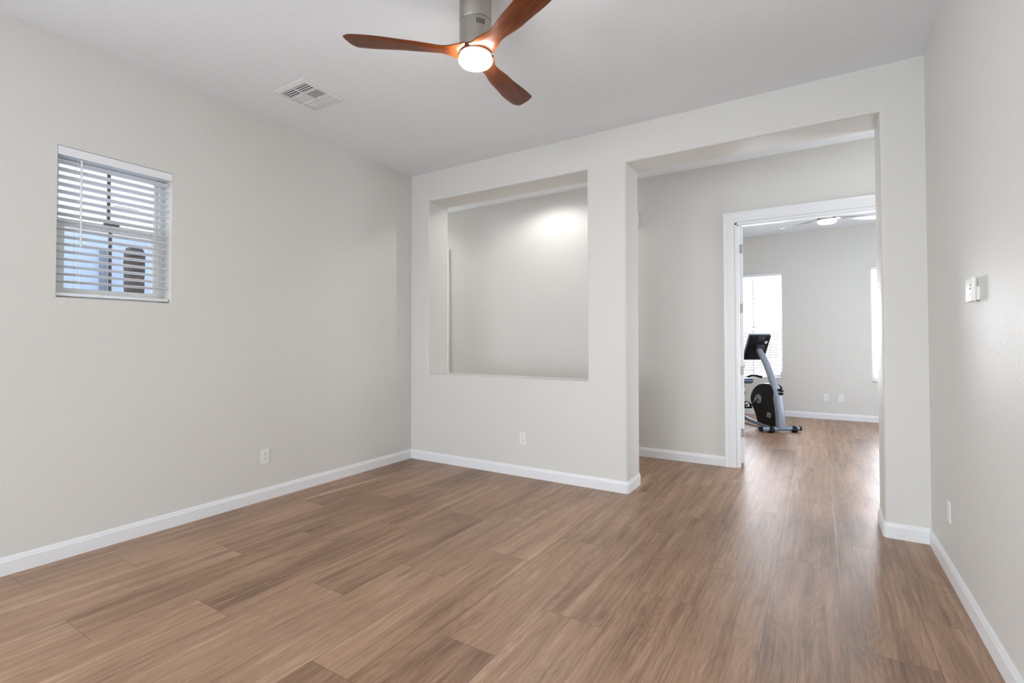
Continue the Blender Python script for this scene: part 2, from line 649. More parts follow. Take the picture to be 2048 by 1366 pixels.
WIN = (-2.936, -2.338, 1.518, 2.408)         # window in the left wall (y0, y1, z0, z1)
OPEN_ = (2.399, 4.099, 0.0, 2.746)           # wide opening to the hall
NICHE = (0.2417, 2.052, 0.907, 2.746)        # pass-through over the half wall
DOOR = (3.055, 4.575, 0.0, 2.43)             # double doorway to the gym
DOOR_L = (-1.50, -0.69, 0.0, 2.43)           # closed door at the far end of the hall
GWA = (2.345, 3.243, 0.616, 2.404)
GWB = (4.456, 5.354, 0.614, 2.404)

structure(finish('wall_left', wall_panel([REAR, 0.0], [0, H], [WIN, (-6.5, -4.7, 0.6, 2.2)], 0.2, lambda u, d, z: (-d, u, z)), M['wall']))
structure(finish('wall_back', wall_panel([-2.5, 5.6], [0, H], [OPEN_, NICHE], T, lambda u, d, z: (u, d, z), 0.02), M['wall'], smooth=True, angle=50))
structure(finish('wall_right', wall_panel([REAR, 0.0], [0, H], [], 0.12, lambda u, d, z: (W + d, u, z)), M['wall']))
structure(finish('wall_rear', wall_panel([-0.2, W + 0.12], [0, H], [(0.3, 4.0, 0.02, 2.3)], 0.15, lambda u, d, z: (u, REAR - d, z)), M['wall']))
structure(finish('wall_hall', wall_panel([-2.5, 5.6], [0, H], [DOOR, DOOR_L], HT, lambda u, d, z: (u, D + d, z)), M['wall']))
structure(finish('wall_hall_left', wall_panel([T, D], [0, H], [(0.45, 1.25, 0.3, 2.4)], 0.12, lambda u, d, z: (-2.5 - d, u, z)), M['wall']))
structure(finish('wall_hall_right', wall_panel([T, D], [0, H], [(0.45, 1.25, 0.3, 2.4)], 0.12, lambda u, d, z: (5.6 + d, u, z)), M['wall']))
structure(finish('wall_gym_back', wall_panel([1.2, 6.2], [0, H], [GWA, GWB], 0.2, lambda u, d, z: (u, G + d, z)), M['wall']))
structure(finish('wall_gym_left', wall_panel([D + HT, G], [0, H], [], 0.12, lambda u, d, z: (1.2 - d, u, z)), M['wall']))
structure(finish('wall_gym_right', wall_panel([D + HT, G], [0, H], [(2.4, 4.4, 0.6, 2.4)], 0.12, lambda u, d, z: (6.2 + d, u, z)), M['wall']))

# ------------------------------------------------------------------ baseboards
BH, BT = 0.0975, 0.0125
PROF = [(0, 0), (BT, 0), (BT, BH - 0.026), (BT * 0.80, BH - 0.021), (BT * 0.62, BH - 0.012), (BT * 0.5, BH - 0.004), (BT * 0.28, BH), (0, BH)]


def baseboard(name, path):
    """sweep the moulding along a floor path; the room lies to the LEFT of the path"""
    P = [Vector((x, y)) for x, y in path]
    bm = bmesh.new()
    rings = []
    for i, p in enumerate(P):
        ns = []
        if i > 0:
            d = (p - P[i - 1]).normalized(); ns.append(Vector((-d.y, d.x)))
        if i < len(P) - 1:
            d = (P[i + 1] - p).normalized(); ns.append(Vector((-d.y, d.x)))
        n = sum(ns, Vector((0, 0))) / len(ns)
        n = n / max(n.length_squared, 0.2)
        rings.append([bm.verts.new((p.x + n.x * d_, p.y + n.y * d_, z)) for d_, z in PROF])
    m = len(PROF)
    for a, b in zip(rings, rings[1:]):
        for k in range(m):
            j = (k + 1) % m
            bm.faces.new((a[k], a[j], b[j], b[k]))
    bm.faces.new(rings[0])
    bm.faces.new(rings[-1])
    return structure(finish(name, bm, M['trim'], smooth=True, angle=25))


def arc(cx, cy, r, a0, a1, n=4):
    return [(cx + r * math.cos(math.radians(a0 + (a1 - a0) * i / n)), cy + r * math.sin(math.radians(a0 + (a1 - a0) * i / n))) for i in range(n + 1)]


R = 0.02
baseboard('baseboard_left', [(0, REAR), (0, 0)][::-1])
o0, o1 = OPEN_[0], OPEN_[1]
baseboard('baseboard_back', [(0, 0)][::1] and ([(-2.5, T)] + [(o0 - R, T)] + arc(o0 - R, T - R, R, 90, 0) + arc(o0 - R, R, R, 0, -90) + [(0, 0)]))
baseboard('baseboard_back_right', [(W, 0)] + arc(o1 + R, R, R, -90, -180) + arc(o1 + R, T - R, R, 180, 90) + [(5.6, T)])
baseboard('baseboard_right', [(W, REAR), (W, 0)])
baseboard('baseboard_hall', [(DOOR[0] - 0.108, D), (DOOR_L[1] + 0.108, D)])
baseboard('baseboard_gym_back', [(6.2, G), (1.2, G)])
baseboard('baseboard_gym_left', [(1.2, G), (1.2, D + HT)])


# ------------------------------------------------------------------ door casings, leaves
def casing(name, u0, u1, z1, y, sgn=-1, cw=0.095):
    """moulded casing around a doorway in a wall of constant y; sgn = side of the wall"""
    prof = [(0, 0), (0, 0.011), (0.012, 0.014), (0.03, 0.013), (0.055, 0.017), (0.075, 0.017), (0.083, 0.021), (cw, 0.021), (cw, 0)]
    bm = bmesh.new()
    rv = 0.012
    corners = [((u0 - rv), 0.0, -1, 0), ((u0 - rv), z1 + rv, -1, 1), ((u1 + rv), z1 + rv, 1, 1), ((u1 + rv), 0.0, 1, 0)]
    rings = []
    for cx, cz, sx, sz in corners:
        rings.append([bm.verts.new((cx + sx * d_, y + sgn * h_, cz + sz * d_)) for d_, h_ in prof])
    m = len(prof)
    for a, b in zip(rings, rings[1:]):
        for k in range(m):
            j = (k + 1) % m
            bm.faces.new((a[k], a[j], b[j], b[k]))
    bm.faces.new(rings[0])
    bm.faces.new(rings[-1])
    return structure(finish(name, bm, M['trim'], smooth=True, angle=20))


def jamb(name, u0, u1, z1, y0, y1):
    bm = bmesh.new()
    t = 0.016
    for a, b, c, d_ in ((u0 - 0.002, u0 + t, 0, z1), (u1 - t, u1 + 0.002, 0, z1), (u0 - 0.002, u1 + 0.002, z1 - t, z1 + 0.002)):
        box(bm, a, b, y0, y1, c, d_)
    s = 0.011   # door stop
    ym = y1 - 0.05
    box(bm, u0 + t, u0 + t + s, ym - 0.035, ym, 0, z1 - t)
    box(bm, u1 - t - s, u1 - t, ym - 0.035, ym, 0, z1 - t)
    box(bm, u0 + t, u1 - t, ym - 0.035, ym, z1 - t - s, z1 - t)
    return structure(finish(name, bm, M['trim']))


casing('trim_1', DOOR[0], DOOR[1], DOOR[3], D)
casing('trim_2', DOOR[0], DOOR[1], DOOR[3], D + HT, 1)
jamb('trim_3', DOOR[0], DOOR[1], DOOR[3], D - 0.001, D + HT + 0.001)
casing('trim_4', DOOR_L[0], DOOR_L[1], DOOR_L[3], D)
jamb('trim_5', DOOR_L[0], DOOR_L[1], DOOR_L[3], D - 0.001, D + HT + 0.001)


def door_leaf(bm, w, h, t=0.035):
    """panelled leaf: x 0..w, y 0..t, hinge edge at x = 0"""
    box(bm, 0, w, 0.006, t - 0.006, 0, h, 0.001, 1)
    st = 0.11
    for ya, yb in ((0.0, 0.007), (t - 0.007, t)):
        box(bm, 0, st, ya, yb, 0, h, 0.0015, 1)
        box(bm, w - st, w, ya, yb, 0, h, 0.0015, 1)
        for za, zb in ((0, 0.2), (0.95, 1.1), (h - st, h)):
            box(bm, st - 0.001, w - st + 0.001, ya, yb, za, zb, 0.0015, 1)


# open leaf: hinged on the left jamb, swung a little past ninety degrees into the gym
hx, hy = DOOR[0] + 0.018, D + HT + 0.006
leaf = thing('door_1', 'white open door leaf seen edge-on with four hinges', 'door', (hx, hy, 0.026), math.radians(101))
structure(leaf)
bm = bmesh.new()
b2 = bmesh.new()
door_leaf(b2, 0.74, 2.385)
merge(bm, b2, Matrix.Translation((0.0, -0.036, 0)))
finish('leaf', bm, M['trim'], leaf)
for zc in (0.30, 0.93, 1.56, 2.165):
    bm = bmesh.new()
    box(bm, -0.003, 0.001, -0.034, -0.004, zc - 0.045, zc + 0.045, 0.001, 1)
    cyl(bm, (-0.004, 0.002, zc - 0.045), (-0.004, 0.002, zc + 0.045), 0.0055, seg=12)
    hg = finish('hinge', bm, M['hinge'], leaf, smooth=True)
    hg['label'] = 'satin metal hinge'

leaf2 = thing('door_2', 'white closed door at the left end of the hall', 'door', (DOOR_L[0] + 0.019, D + HT - 0.045, 0.008))
structure(leaf2)
bm = bmesh.new()
door_leaf(bm, 0.772, 2.40)
finish('leaf', bm, M['trim'], leaf2)
bm = bmesh.new()
cyl(bm, (0.70, 0.0, 0.95), (0.70, -0.045, 0.95), 0.011, seg=14)
tube(bm, [(0.70, -0.045, 0.95), (0.64, -0.048, 0.95), (0.59, -0.045, 0.95)], 0.009, seg=10)
finish('handle', bm, M['hinge'], leaf2, smooth=True)


# ------------------------------------------------------------------ windows and blinds (local: x width, y outwards, z up)
def window(name, w, h, loc, rotz, mid):
    r = thing(name, None, None, loc, rotz)
    structure(r)
    ya, yb = 0.115, 0.17
    bm = bmesh.new()
    f = 0.028
    box(bm, 0, f, ya, yb, 0, h, 0.002, 1); box(bm, w - f, w, ya, yb, 0, h, 0.002, 1)
    box(bm, f, w - f, ya, yb, 0, f, 0.002, 1); box(bm, f, w - f, ya, yb, h - f, h, 0.002, 1)
    finish('window_frame', bm, M['vinyl'], r)
    # lower sash
    bm = bmesh.new()
    s = 0.038
    y0, y1 = 0.108, 0.140
    box(bm, f, f + s, y0, y1, f, mid - 0.03, 0.002, 1); box(bm, w - f - s, w - f, y0, y1, f, mid - 0.03, 0.002, 1)
    box(bm, f + s, w - f - s, y0, y1, f, f + s, 0.002, 1); box(bm, f, w - f, y0, y1, mid - 0.03, mid + 0.014, 0.003, 2)
    sash = finish('lower_sash', bm, M['vinyl'], r)
    bm = bmesh.new()
    box(bm, w / 2 - 0.04, w / 2 + 0.04, 0.098, 0.128, mid + 0.013, mid + 0.026, 0.003, 2)
    box(bm, w / 2 - 0.008, w / 2 + 0.03, 0.096, 0.110, mid + 0.024, mid + 0.034, 0.003, 2)
    finish('sash_latch', bm, M['muntin'], sash, smooth=True)
    # upper sash
    bm = bmesh.new()
    s2 = 0.018
    y2, y3 = 0.142, 0.166
    box(bm, f, f + s2, y2, y3, mid + 0.012, h - f - s2, 0.002, 1); box(bm, w - f - s2, w - f, y2, y3, mid + 0.012, h - f - s2, 0.002, 1)
    box(bm, f, w - f, y2, y3, mid - 0.02, mid + 0.012, 0.002, 1); box(bm, f, w - f, y2, y3, h - f - s2, h - f, 0.002, 1)
    finish('upper_sash', bm, M['vinyl'], r)
    for nm, za, zb, y in (('lower_pane', f + s - 0.005, mid - 0.028, 0.124), ('upper_pane', mid + 0.01, h - f - s2 + 0.005, 0.154)):
        bm = bmesh.new()
        box(bm, f + 0.012, w - f - 0.012, y - 0.002, y + 0.002, za, zb)
        finish(nm, bm, M['glass'], r)
    bm = bmesh.new()
    box(bm, w / 2 - 0.009, w / 2 + 0.009, 0.1265, 0.1325, f + s, mid - 0.028)
    box(bm, w / 2 - 0.009, w / 2 + 0.009, 0.1565, 0.1625, mid + 0.01, h - f - s2)
    mt = finish('muntin', bm, M['muntin'], r)
    mt['label'] = 'grey vertical grille bar between the panes'
    bm = bmesh.new()
    vs = [bm.verts.new(c) for c in ((f, 0.172, f), (w - f, 0.172, f), (w - f, 0.172, mid), (f, 0.172, mid))]
    bm.faces.new(vs)
    finish('insect_screen', bm, M['screen'], r)
    return r


def blind(label, w, h, loc, rotz, wand, tilt=0.0, pitch=0.0443):
    r = thing('window_blind', label, 'blind', loc, rotz, 'white horizontal slat blinds')
    g = 0.006
    bm = bmesh.new()
    box(bm, g, w - g, 0.022, 0.074, h - 0.05, h - 0.004, 0.002, 1)
    finish('headrail', bm, M['slat'], r)
    bm = bmesh.new()
    prof = [(0.004, 0), (0.018, 0), (0.018, 0.052), (0.010, 0.052), (0.004, 0.044)]
    for x in (0.002, w - 0.002):
        pass
    b2 = bmesh.new()
    a = [b2.verts.new((0.002, y - 0.008, h - 0.054 + z)) for y, z in prof]
    b = [b2.verts.new((w - 0.002, y - 0.008, h - 0.054 + z)) for y, z in prof]
    for k in range(5):
        j = (k + 1) % 5
        b2.faces.new((a[k], a[j], b[j], b[k]))
    b2.faces.new(a); b2.faces.new(b)
    merge(bm, b2)
    box(bm, 0.002, 0.006, 0.004, 0.03, h - 0.054, h - 0.004)
    box(bm, w - 0.006, w - 0.002, 0.004, 0.03, h - 0.054, h - 0.004)
    finish('valance', bm, M['slat'], r)
    # slats
    bm = bmesh.new()
    z = h - 0.083
    yc, hw, th = 0.048, 0.0252, 0.0016
    n = 0
    while z > 0.055:
        top, bot = [], []
        for k in range(5):
            q = -1 + k / 2
            yy = yc + q * hw * math.cos(tilt)
            zz = z + q * hw * math.sin(tilt) + 0.002 * (1 - q * q)
            for lst, dz in ((top, th), (bot, -th)):
                lst.append((bm.verts.new((g, yy, zz + dz)), bm.verts.new((w - g, yy, zz + dz))))
        for k in range(4):
            bm.faces.new((top[k][0], top[k][1], top[k + 1][1], top[k + 1][0]))
            bm.faces.new((bot[k][0], bot[k + 1][0], bot[k + 1][1], bot[k][1]))
            bm.faces.new((top[k][0], top[k + 1][0], bot[k + 1][0], bot[k][0]))
            bm.faces.new((top[k][1], bot[k][1], bot[k + 1][1], top[k + 1][1]))
        bm.faces.new((top[0][0], bot[0][0], bot[0][1], top[0][1]))
        bm.faces.new((top[4][0], top[4][1], bot[4][1], bot[4][0]))
        z -= pitch
        n += 1
    finish('slats', bm, M['slat'], r, smooth=True, angle=30)
    bm = bmesh.new()
    box(bm, g, w - g, yc - 0.026, yc + 0.026, 0.010, 0.030, 0.005, 3)
    rail = finish('bottom_rail', bm, M['slat'], r, smooth=True, angle=30)
    for x in (w * 0.16, w * 0.84):
        bm = bmesh.new()
        cyl(bm, (x, yc, 0.0075), (x, yc, 0.0115), 0.009, seg=14)
        finish('rail_plug', bm, M['plastic'], rail, smooth=True)
    bm = bmesh.new()
    for x in (w * 0.17, w * 0.83):
        for y in (yc - 0.027, yc + 0.027):
            cyl(bm, (x, y, 0.02), (x, y, h - 0.05), 0.0009, seg=6)
        zz = h - 0.083 - 0.004
        while zz > 0.05:
            cyl(bm, (x, yc - 0.027, zz), (x, yc + 0.027, zz), 0.0007, seg=5)
            zz -= pitch
        cyl(bm, (x + 0.011, yc - 0.026, 0.02), (x + 0.011, yc - 0.026, h - 0.05), 0.0009, seg=6)
    finish('ladder_cord', bm, M['cord'], r)
    bm = bmesh.new()
    wx, wl = wand
    cyl(bm, (wx, 0.012, h - 0.06), (wx, 0.012, h - 0.06 - wl), 0.0042, seg=8)
    cyl(bm, (wx, 0.012, h - 0.06 - wl), (wx, 0.012, h - 0.06 - wl - 0.02), 0.0055, 0.0048, seg=8)
    cyl(bm, (wx, 0.012, h - 0.062), (wx, 0.030, h - 0.045), 0.003, seg=8)
    finish('tilt_wand', bm, M['plastic'], r, smooth=True)
    return r


wL, hL = WIN[1] - WIN[0], WIN[3] - WIN[2]
window('window_1', wL, hL, (0, WIN[0], WIN[2]), PI / 2, 0.472)
blind('white slat blind on the small high window in the left wall', wL, hL, (0, WIN[0], WIN[2]), PI / 2, (0.115, 0.50), -0.19)
wA, hA = GWA[1] - GWA[0], GWA[3] - GWA[2]
window('window_2', wA, hA, (GWA[0], G, GWA[2]), 0, 0.855)
blind('tall white slat blind behind the exercise bike', wA, hA, (GWA[0], G, GWA[2]), 0, (0.1, 0.8), -0.13)
wB, hB = GWB[1] - GWB[0], GWB[3] - GWB[2]
window('window_3', wB, hB, (GWB[0], G, GWB[2]), 0, 0.855)
blind('tall white slat blind half hidden by the right-hand wall end', wB, hB, (GWB[0], G, GWB[2]), 0, (0.1, 0.8), -0.13)


# ------------------------------------------------------------------ ceiling fans
def fan(label, group, loc, phase, R_, z_root, z_tip, z_top, blade_mat, glow_mat, body_mat, pitch_deg, light_r):
    """local z = 0 at the ceiling; all heights negative"""
    r = thing('ceiling_fan', label, 'fan', loc, 0, group)
    rb = 0.0815
    bm = bmesh.new()
    lathe(bm, [(0, -0.001), (rb - 0.004, -0.001), (rb, -0.006), (rb, -0.172), (rb - 0.001, -0.174), (0, -0.174)])
    finish('canopy', bm, body_mat, r, smooth=True)
    bm = bmesh.new()
    lathe(bm, [(0, -0.1745), (rb - 0.003, -0.1745), (rb - 0.003, -0.177), (rb, -0.179), (rb, z_root + 0.012), (rb - 0.002, z_root + 0.010), (0, z_root + 0.010)])
    housing = finish('motor_housing', bm, body_mat, r, smooth=True)
    bm = bmesh.new()
    for k in range(5):
        a = math.radians(-54 + 11.0 - k * -0.0) + (k - 2) * 0.115 + math.radians(8)
        b2 = bmesh.new()
        box(b2, rb - 0.004, rb + 0.0008, -0.0024, 0.0024, -0.221, -0.195, 0.0006, 1)
        merge(bm, b2, Matrix.Rotation(a, 4, 'Z'))
    vs = finish('vent_slots', bm, M['dark'], housing)
    vs['label'] = 'five black slots'
    # wooden hub the blades grow from
    bm = bmesh.new()
    lathe(bm, [(0, z_root + 0.011), (0.078, z_root + 0.011), (0.083, z_root + 0.006), (0.083, z_root - 0.010), (0.080, z_root - 0.014), (0, z_root - 0.014)])
    finish('hub', bm, blade_mat, r, smooth=True)
    for k in range(3):
        bm = bmesh.new()
        ns, nc = 26, 8
        top, bot = [], []
        for i in range(ns + 1):
            s = i / ns
            rad = 0.055 + (R_ - 0.055) * s
            # chord: wide root, waist, broad paddle, rounded tip
            def keyf(x, ks):
                for (a0, b0), (a1, b1) in zip(ks, ks[1:]):
                    if x <= a1:
                        t = (x - a0) / (a1 - a0)
                        t = t * t * (3 - 2 * t)
                        return b0 + (b1 - b0) * t
                return ks[-1][1]
            ch = keyf(s, [(0, 0.155), (0.06, 0.125), (0.20, 0.079), (0.45, 0.112), (0.78, 0.140), (1.0, 0.136)])
            if s > 0.90:
                q = (s - 0.90) / 0.10
                ch *= math.sqrt(max(0.0, 1 - (q ** 2.6) * 0.55))
            pa = math.radians(keyf(s, [(0, 4), (0.18, pitch_deg), (1.0, pitch_deg * 0.75)]))
            zc = z_root + (z_tip - z_root) * (s ** 1.2)
            th = keyf(s, [(0, 0.012), (0.25, 0.010), (1.0, 0.0045)])
            sweep = 0.012 * math.sin(PI * s) - 0.012 * s
            rt, rbm = [], []
            for c in range(nc + 1):
                q = -1 + 2 * c / nc
                e = math.sqrt(max(0.0, 1 - q ** 4))
                yy = sweep + q * ch / 2 * math.cos(pa)
                zz = zc + q * ch / 2 * math.sin(pa)
                rk = min(1.0, max(0.0, (s - 0.72) / 0.28))
                xr = rad - 0.032 * ((1 - q) / 2) ** 1.2 * rk * rk
                rt.append(bm.verts.new((xr, yy, zz + th * (0.25 + 0.75 * e))))
                rbm.append(bm.verts.new((xr, yy, zz - th * (0.25 + 0.75 * e))))
            top.append(rt); bot.append(rbm)
        for i in range(ns):
            for c in range(nc):
                bm.faces.new((top[i][c], top[i + 1][c], top[i + 1][c + 1], top[i][c + 1]))
                bm.faces.new((bot[i][c], bot[i][c + 1], bot[i + 1][c + 1], bot[i + 1][c]))
            bm.faces.new((top[i][0], bot[i][0], bot[i + 1][0], top[i + 1][0]))
            bm.faces.new((top[i][nc], top[i + 1][nc], bot[i + 1][nc], bot[i][nc]))
        for c in range(nc):
            bm.faces.new((top[0][c], top[0][c + 1], bot[0][c + 1], bot[0][c]))
            bm.faces.new((top[ns][c], bot[ns][c], bot[ns][c + 1], top[ns][c + 1]))
        bl = finish('blade', bm, blade_mat, r, smooth=True, angle=50)
        bl.rotation_euler = (0, 0, phase + k * 2 * PI / 3)
    bm = bmesh.new()
    zc = z_root - 0.0145
    lathe(bm, [(0, zc), (light_r - 0.002, zc), (light_r, zc - 0.002), (light_r, zc - 0.016), (light_r - 0.003, zc - 0.018), (0, zc - 0.018)])
    finish('light_collar', bm, M['collar'], r, smooth=True)
    bm = bmesh.new()
    zd = zc - 0.0185
    lr = light_r + 0.001
    lathe(bm, [(0, zd), (lr, zd), (lr + 0.001, zd - 0.008), (lr, zd - 0.014), (lr - 0.006, zd - 0.022), (lr - 0.018, zd - 0.028), (lr * 0.5, zd - 0.032), (0, zd - 0.033)])
    df = finish('light_diffuser', bm, glow_mat, r, smooth=True)
    df['label'] = 'glowing white drum lens'
    return r


fan('low-profile ceiling fan with three walnut blades and a lit white drum light', 'ceiling fans', (2.28, -1.953, H),
    math.radians(98.2), 0.648, 2.724 - H, 2.752 - H, 0, M['blade'], M['fan_glow'], M['nickel'], -9, 0.0835)
fan('silver three-blade ceiling fan in the far room, seen through the doorway', 'ceiling fans', (3.862, 3.40, H),
    math.radians(146), 0.63, 2.80 - H, 2.80 - H, 0, M['steelfan'], M['gym_glow'], M['collar'], -10, 0.1)


# ------------------------------------------------------------------ ceiling register
def register():
    x0, x1, y0, y1 = 0.442, 0.797, -1.893, -1.538
    cx, cy = (x0 + x1) / 2, (y0 + y1) / 2
    r = thing('air_vent', 'square white louvred air vent in the ceiling left of the fan', 'vent', (cx, cy, H))
    h = (x1 - x0) / 2
    inn = h - 0.038
    bm = bmesh.new()
    # sloped flange
    o_ = [(-h, -h), (h, -h), (h, h), (-h, h)]
    i_ = [(-inn, -inn), (inn, -inn), (inn, inn), (-inn, inn)]
    A = [bm.verts.new((x, y, -0.0005)) for x, y in o_]
    A2 = [bm.verts.new((x * 0.995, y * 0.995, -0.003)) for x, y in o_]
    B = [bm.verts.new((x, y, -0.009)) for x, y in i_]
    Cc = [bm.verts.new((x, y, -0.0005)) for x, y in i_]
    for k in range(4):
        j = (k + 1) % 4
        bm.faces.new((A[k], A[j], A2[j], A2[k]))
        bm.faces.new((A2[k], A2[j], B[j], B[k]))
        bm.faces.new((B[k], B[j], Cc[j], Cc[k]))
    # dividers
    w_ = 0.0045
    box(bm, -w_, w_, -inn, inn, -0.0095, -0.004)
    for yy in (-inn / 3, inn / 3):
        box(bm, -inn, inn, yy - w_, yy + w_, -0.0095, -0.004)
    finish('frame', bm, M['trim'], r)
    bm = bmesh.new()
    box(bm, -inn, inn, -inn, inn, -0.0015, -0.0006)
    bk = finish('duct_opening', bm, M['grey_dark'], r)
    rows = [(-inn, -inn / 3), (-inn / 3, inn / 3), (inn / 3, inn)]
    cols = [(-inn, 0), (0, inn)]
    for ri, (ya, yb) in enumerate(rows):
        for ci, (xa, xb) in enumerate(cols):
            bm = bmesh.new()
            xa_, xb_, ya_, yb_ = xa + 0.0045, xb - 0.0045, ya + 0.0045, yb - 0.0045
            if ri in (0, 2):
                n = 4
                sgn = -1 if ri == 0 else 1
                for k in range(n):
                    c = ya_ + (k + 0.5) * (yb_ - ya_) / n
                    b2 = bmesh.new()
                    box(b2, xa_, xb_, -0.0074, 0.0074, -0.0007, 0.0007)
                    merge(bm, b2, Matrix.Translation((0, c, -0.0055)) @ Matrix.Rotation(sgn * math.radians(-11.5), 4, 'X'))
            else:
                n = 6
                sgn = -1 if ci == 0 else 1
                for k in range(n):
                    c = xa_ + (k + 0.5) * (xb_ - xa_) / n
                    b2 = bmesh.new()
                    box(b2, -0.0074, 0.0074, ya_, yb_, -0.0007, 0.0007)
                    merge(bm, b2, Matrix.Translation((c, 0, -0.0055)) @ Matrix.Rotation(sgn * math.radians(8.5), 4, 'Y'))
            finish('louvre_bank', bm, M['trim'], r)
    return r


register()


# ------------------------------------------------------------------ recessed hall light
def downlight(label, x, y):
    dl = thing('recessed_downlight', label, 'light', (x, y, H), 0, 'recessed hall downlights')
    bm = bmesh.new()
    lathe(bm, [(0.055, -0.0005), (0.078, -0.0005), (0.078, -0.004), (0.066, -0.008), (0.055, -0.008), (0.055, -0.0005)], 32)
    finish('trim_ring', bm, M['trim'], dl, smooth=True)
    bm = bmesh.new()
    lathe(bm, [(0, -0.001), (0.0545, -0.001), (0.0545, -0.004), (0, -0.004)], 32)
    finish('lens', bm, M['down_glow'], dl)
    sl = bpy.data.lights.new('downlight_beam', 'SPOT')
    sl.energy = DOWNLIGHT_W
    sl.spot_size = math.radians(160)
    sl.spot_blend = 0.5
    sl.shadow_soft_size = 0.045
    sl.color = (1.0, 0.98, 0.96)
    so = bpy.data.objects.new('downlight_beam', sl)
    COL.objects.link(so)
    so.parent = dl
    so.location = (0, 0, -0.012)


downlight('round recessed downlight in the hall ceiling behind the pass-through', 1.07, 0.82)
downlight('added unseen fill downlight at the far left end of the hall ceiling', -1.35, 0.82)  # extra, unseen lamp added to brighten the left of the hall


# ------------------------------------------------------------------ electrical plates (local: x width, -y towards the room, z up, origin at plate centre on the wall)
def outlet(label, loc, rotz):
    r = thing('wall_outlet', label, 'outlet', loc, rotz, 'duplex outlets low on the walls')
    bm = bmesh.new()
    box(bm, -0.035, 0.035, -0.0058, -0.0002, -0.0575, 0.0575, 0.0018, 2)
    finish('plate', bm, M['plastic'], r)
    for zc in (0.0195, -0.0195):
        bm = bmesh.new()
        box(bm, -0.0165, 0.0165, -0.0078, -0.0052, zc - 0.0142, zc + 0.0142, 0.004, 2)
        sk = finish('socket', bm, M['plastic'], r, smooth=True)
        bm = bmesh.new()
        for x, hw, z0, z1 in ((-0.0064, 0.0011, 0.001, 0.0095), (0.0064, 0.0011, 0.002, 0.0085)):
            box(bm, x - hw, x + hw, -0.0081, -0.0074, zc + z0, zc + z1)
        cyl(bm, (0, -0.0074, zc - 0.0065), (0, -0.0081, zc - 0.0065), 0.0026, seg=12)
        finish('slots', bm, M['dark'], sk)
    return r


outlet('white duplex outlet low on the left wall below the window', (0, -1.657, 0.347), PI / 2)
outlet('white duplex outlet on the half wall under the pass-through', (1.4045, 0, 0.352), 0)
outlet('white duplex outlet on the far room wall, left of the cable jack', (3.849, G, 0.347), 0)

r = thing('cable_jack_plate', 'white plate with one centre jack on the far room wall', 'outlet', (4.05, G, 0.347))
bm = bmesh.new()
box(bm, -0.035, 0.035, -0.0058, -0.0002, -0.0575, 0.0575, 0.0018, 2)
finish('plate', bm, M['plastic'], r)
bm = bmesh.new()
cyl(bm, (0, -0.0055, -0.004), (0, -0.016, -0.004), 0.0055, seg=12)
finish('jack', bm, M['chrome'], r, smooth=True)

r = thing('blank_wall_plate', 'blank white plate low on the right wall beside the corner', 'outlet', (W, -0.502, 0.352), -PI / 2)
bm = bmesh.new()
box(bm, -0.035, 0.035, -0.0058, -0.0002, -0.0575, 0.0575, 0.0018, 2)
finish('plate', bm, M['plastic'], r)
for z in (-0.0415, 0.0415):
    bm = bmesh.new()
    cyl(bm, (0, -0.0055, z), (0, -0.0068, z), 0.0032, seg=12)
    finish('screw', bm, M['plastic'], r, smooth=True)

# thermostat on the right wall (local -y points into the room, x runs towards the camera after the turn)
r = thing('thermostat', 'white thermostat with small screen on the right wall', 'thermostat', (W, -1.101, 1.477), -PI / 2)
bm = bmesh.new()
box(bm, -0.050, 0.052, -0.0125, -0.0002, -0.047, 0.047, 0.0015, 2)
finish('back_plate', bm, M['plastic'], r)
bm = bmesh.new()
box(bm, -0.057, 0.057, -0.026, -0.0115, -0.0525, 0.0525, 0.005, 3)
cv = finish('cover', bm, M['plastic'], r, smooth=True)
bm = bmesh.new()
box(bm, -0.040, -0.008, -0.0266, -0.0255, -0.010, 0.016, 0.0004, 1)
finish('display', bm, M['lcd'], r)
for x, z in ((0.018, 0.018), (0.030, 0.018), (0.018, 0.004), (0.030, 0.004), (0.024, -0.022)):
    bm = bmesh.new()
    box(bm, x - 0.004, x + 0.004, -0.0272, -0.0255, z - 0.0035, z + 0.0035, 0.0008, 1)
    finish('button', bm, M['key'], r)
bm = bmesh.new()
for k in range(9):
    z = 0.010 + k * 0.004
    box(bm, 0.0515, 0.0524, -0.0105, -0.003, z, z + 0.0018)
finish('side_vent', bm, M['dark'], r)

# door chime on the hall wall
r = thing('door_chime', 'white chime box high on the hall wall beside the opening', 'chime', (1.985, D, 2.596))
bm = bmesh.new()
box(bm, -0.104, 0.104, -0.047, -0.0002, -0.077, 0.077, 0.005, 2)
finish('cover', bm, M['plastic'], r, smooth=True)
bm = bmesh.new()
for k in range(6):
    box(bm, -0.07, 0.07, -0.0476, -0.0465, -0.05 + k * 0.009, -0.046 + k * 0.009)
finish('grille', bm, M['key'], r)


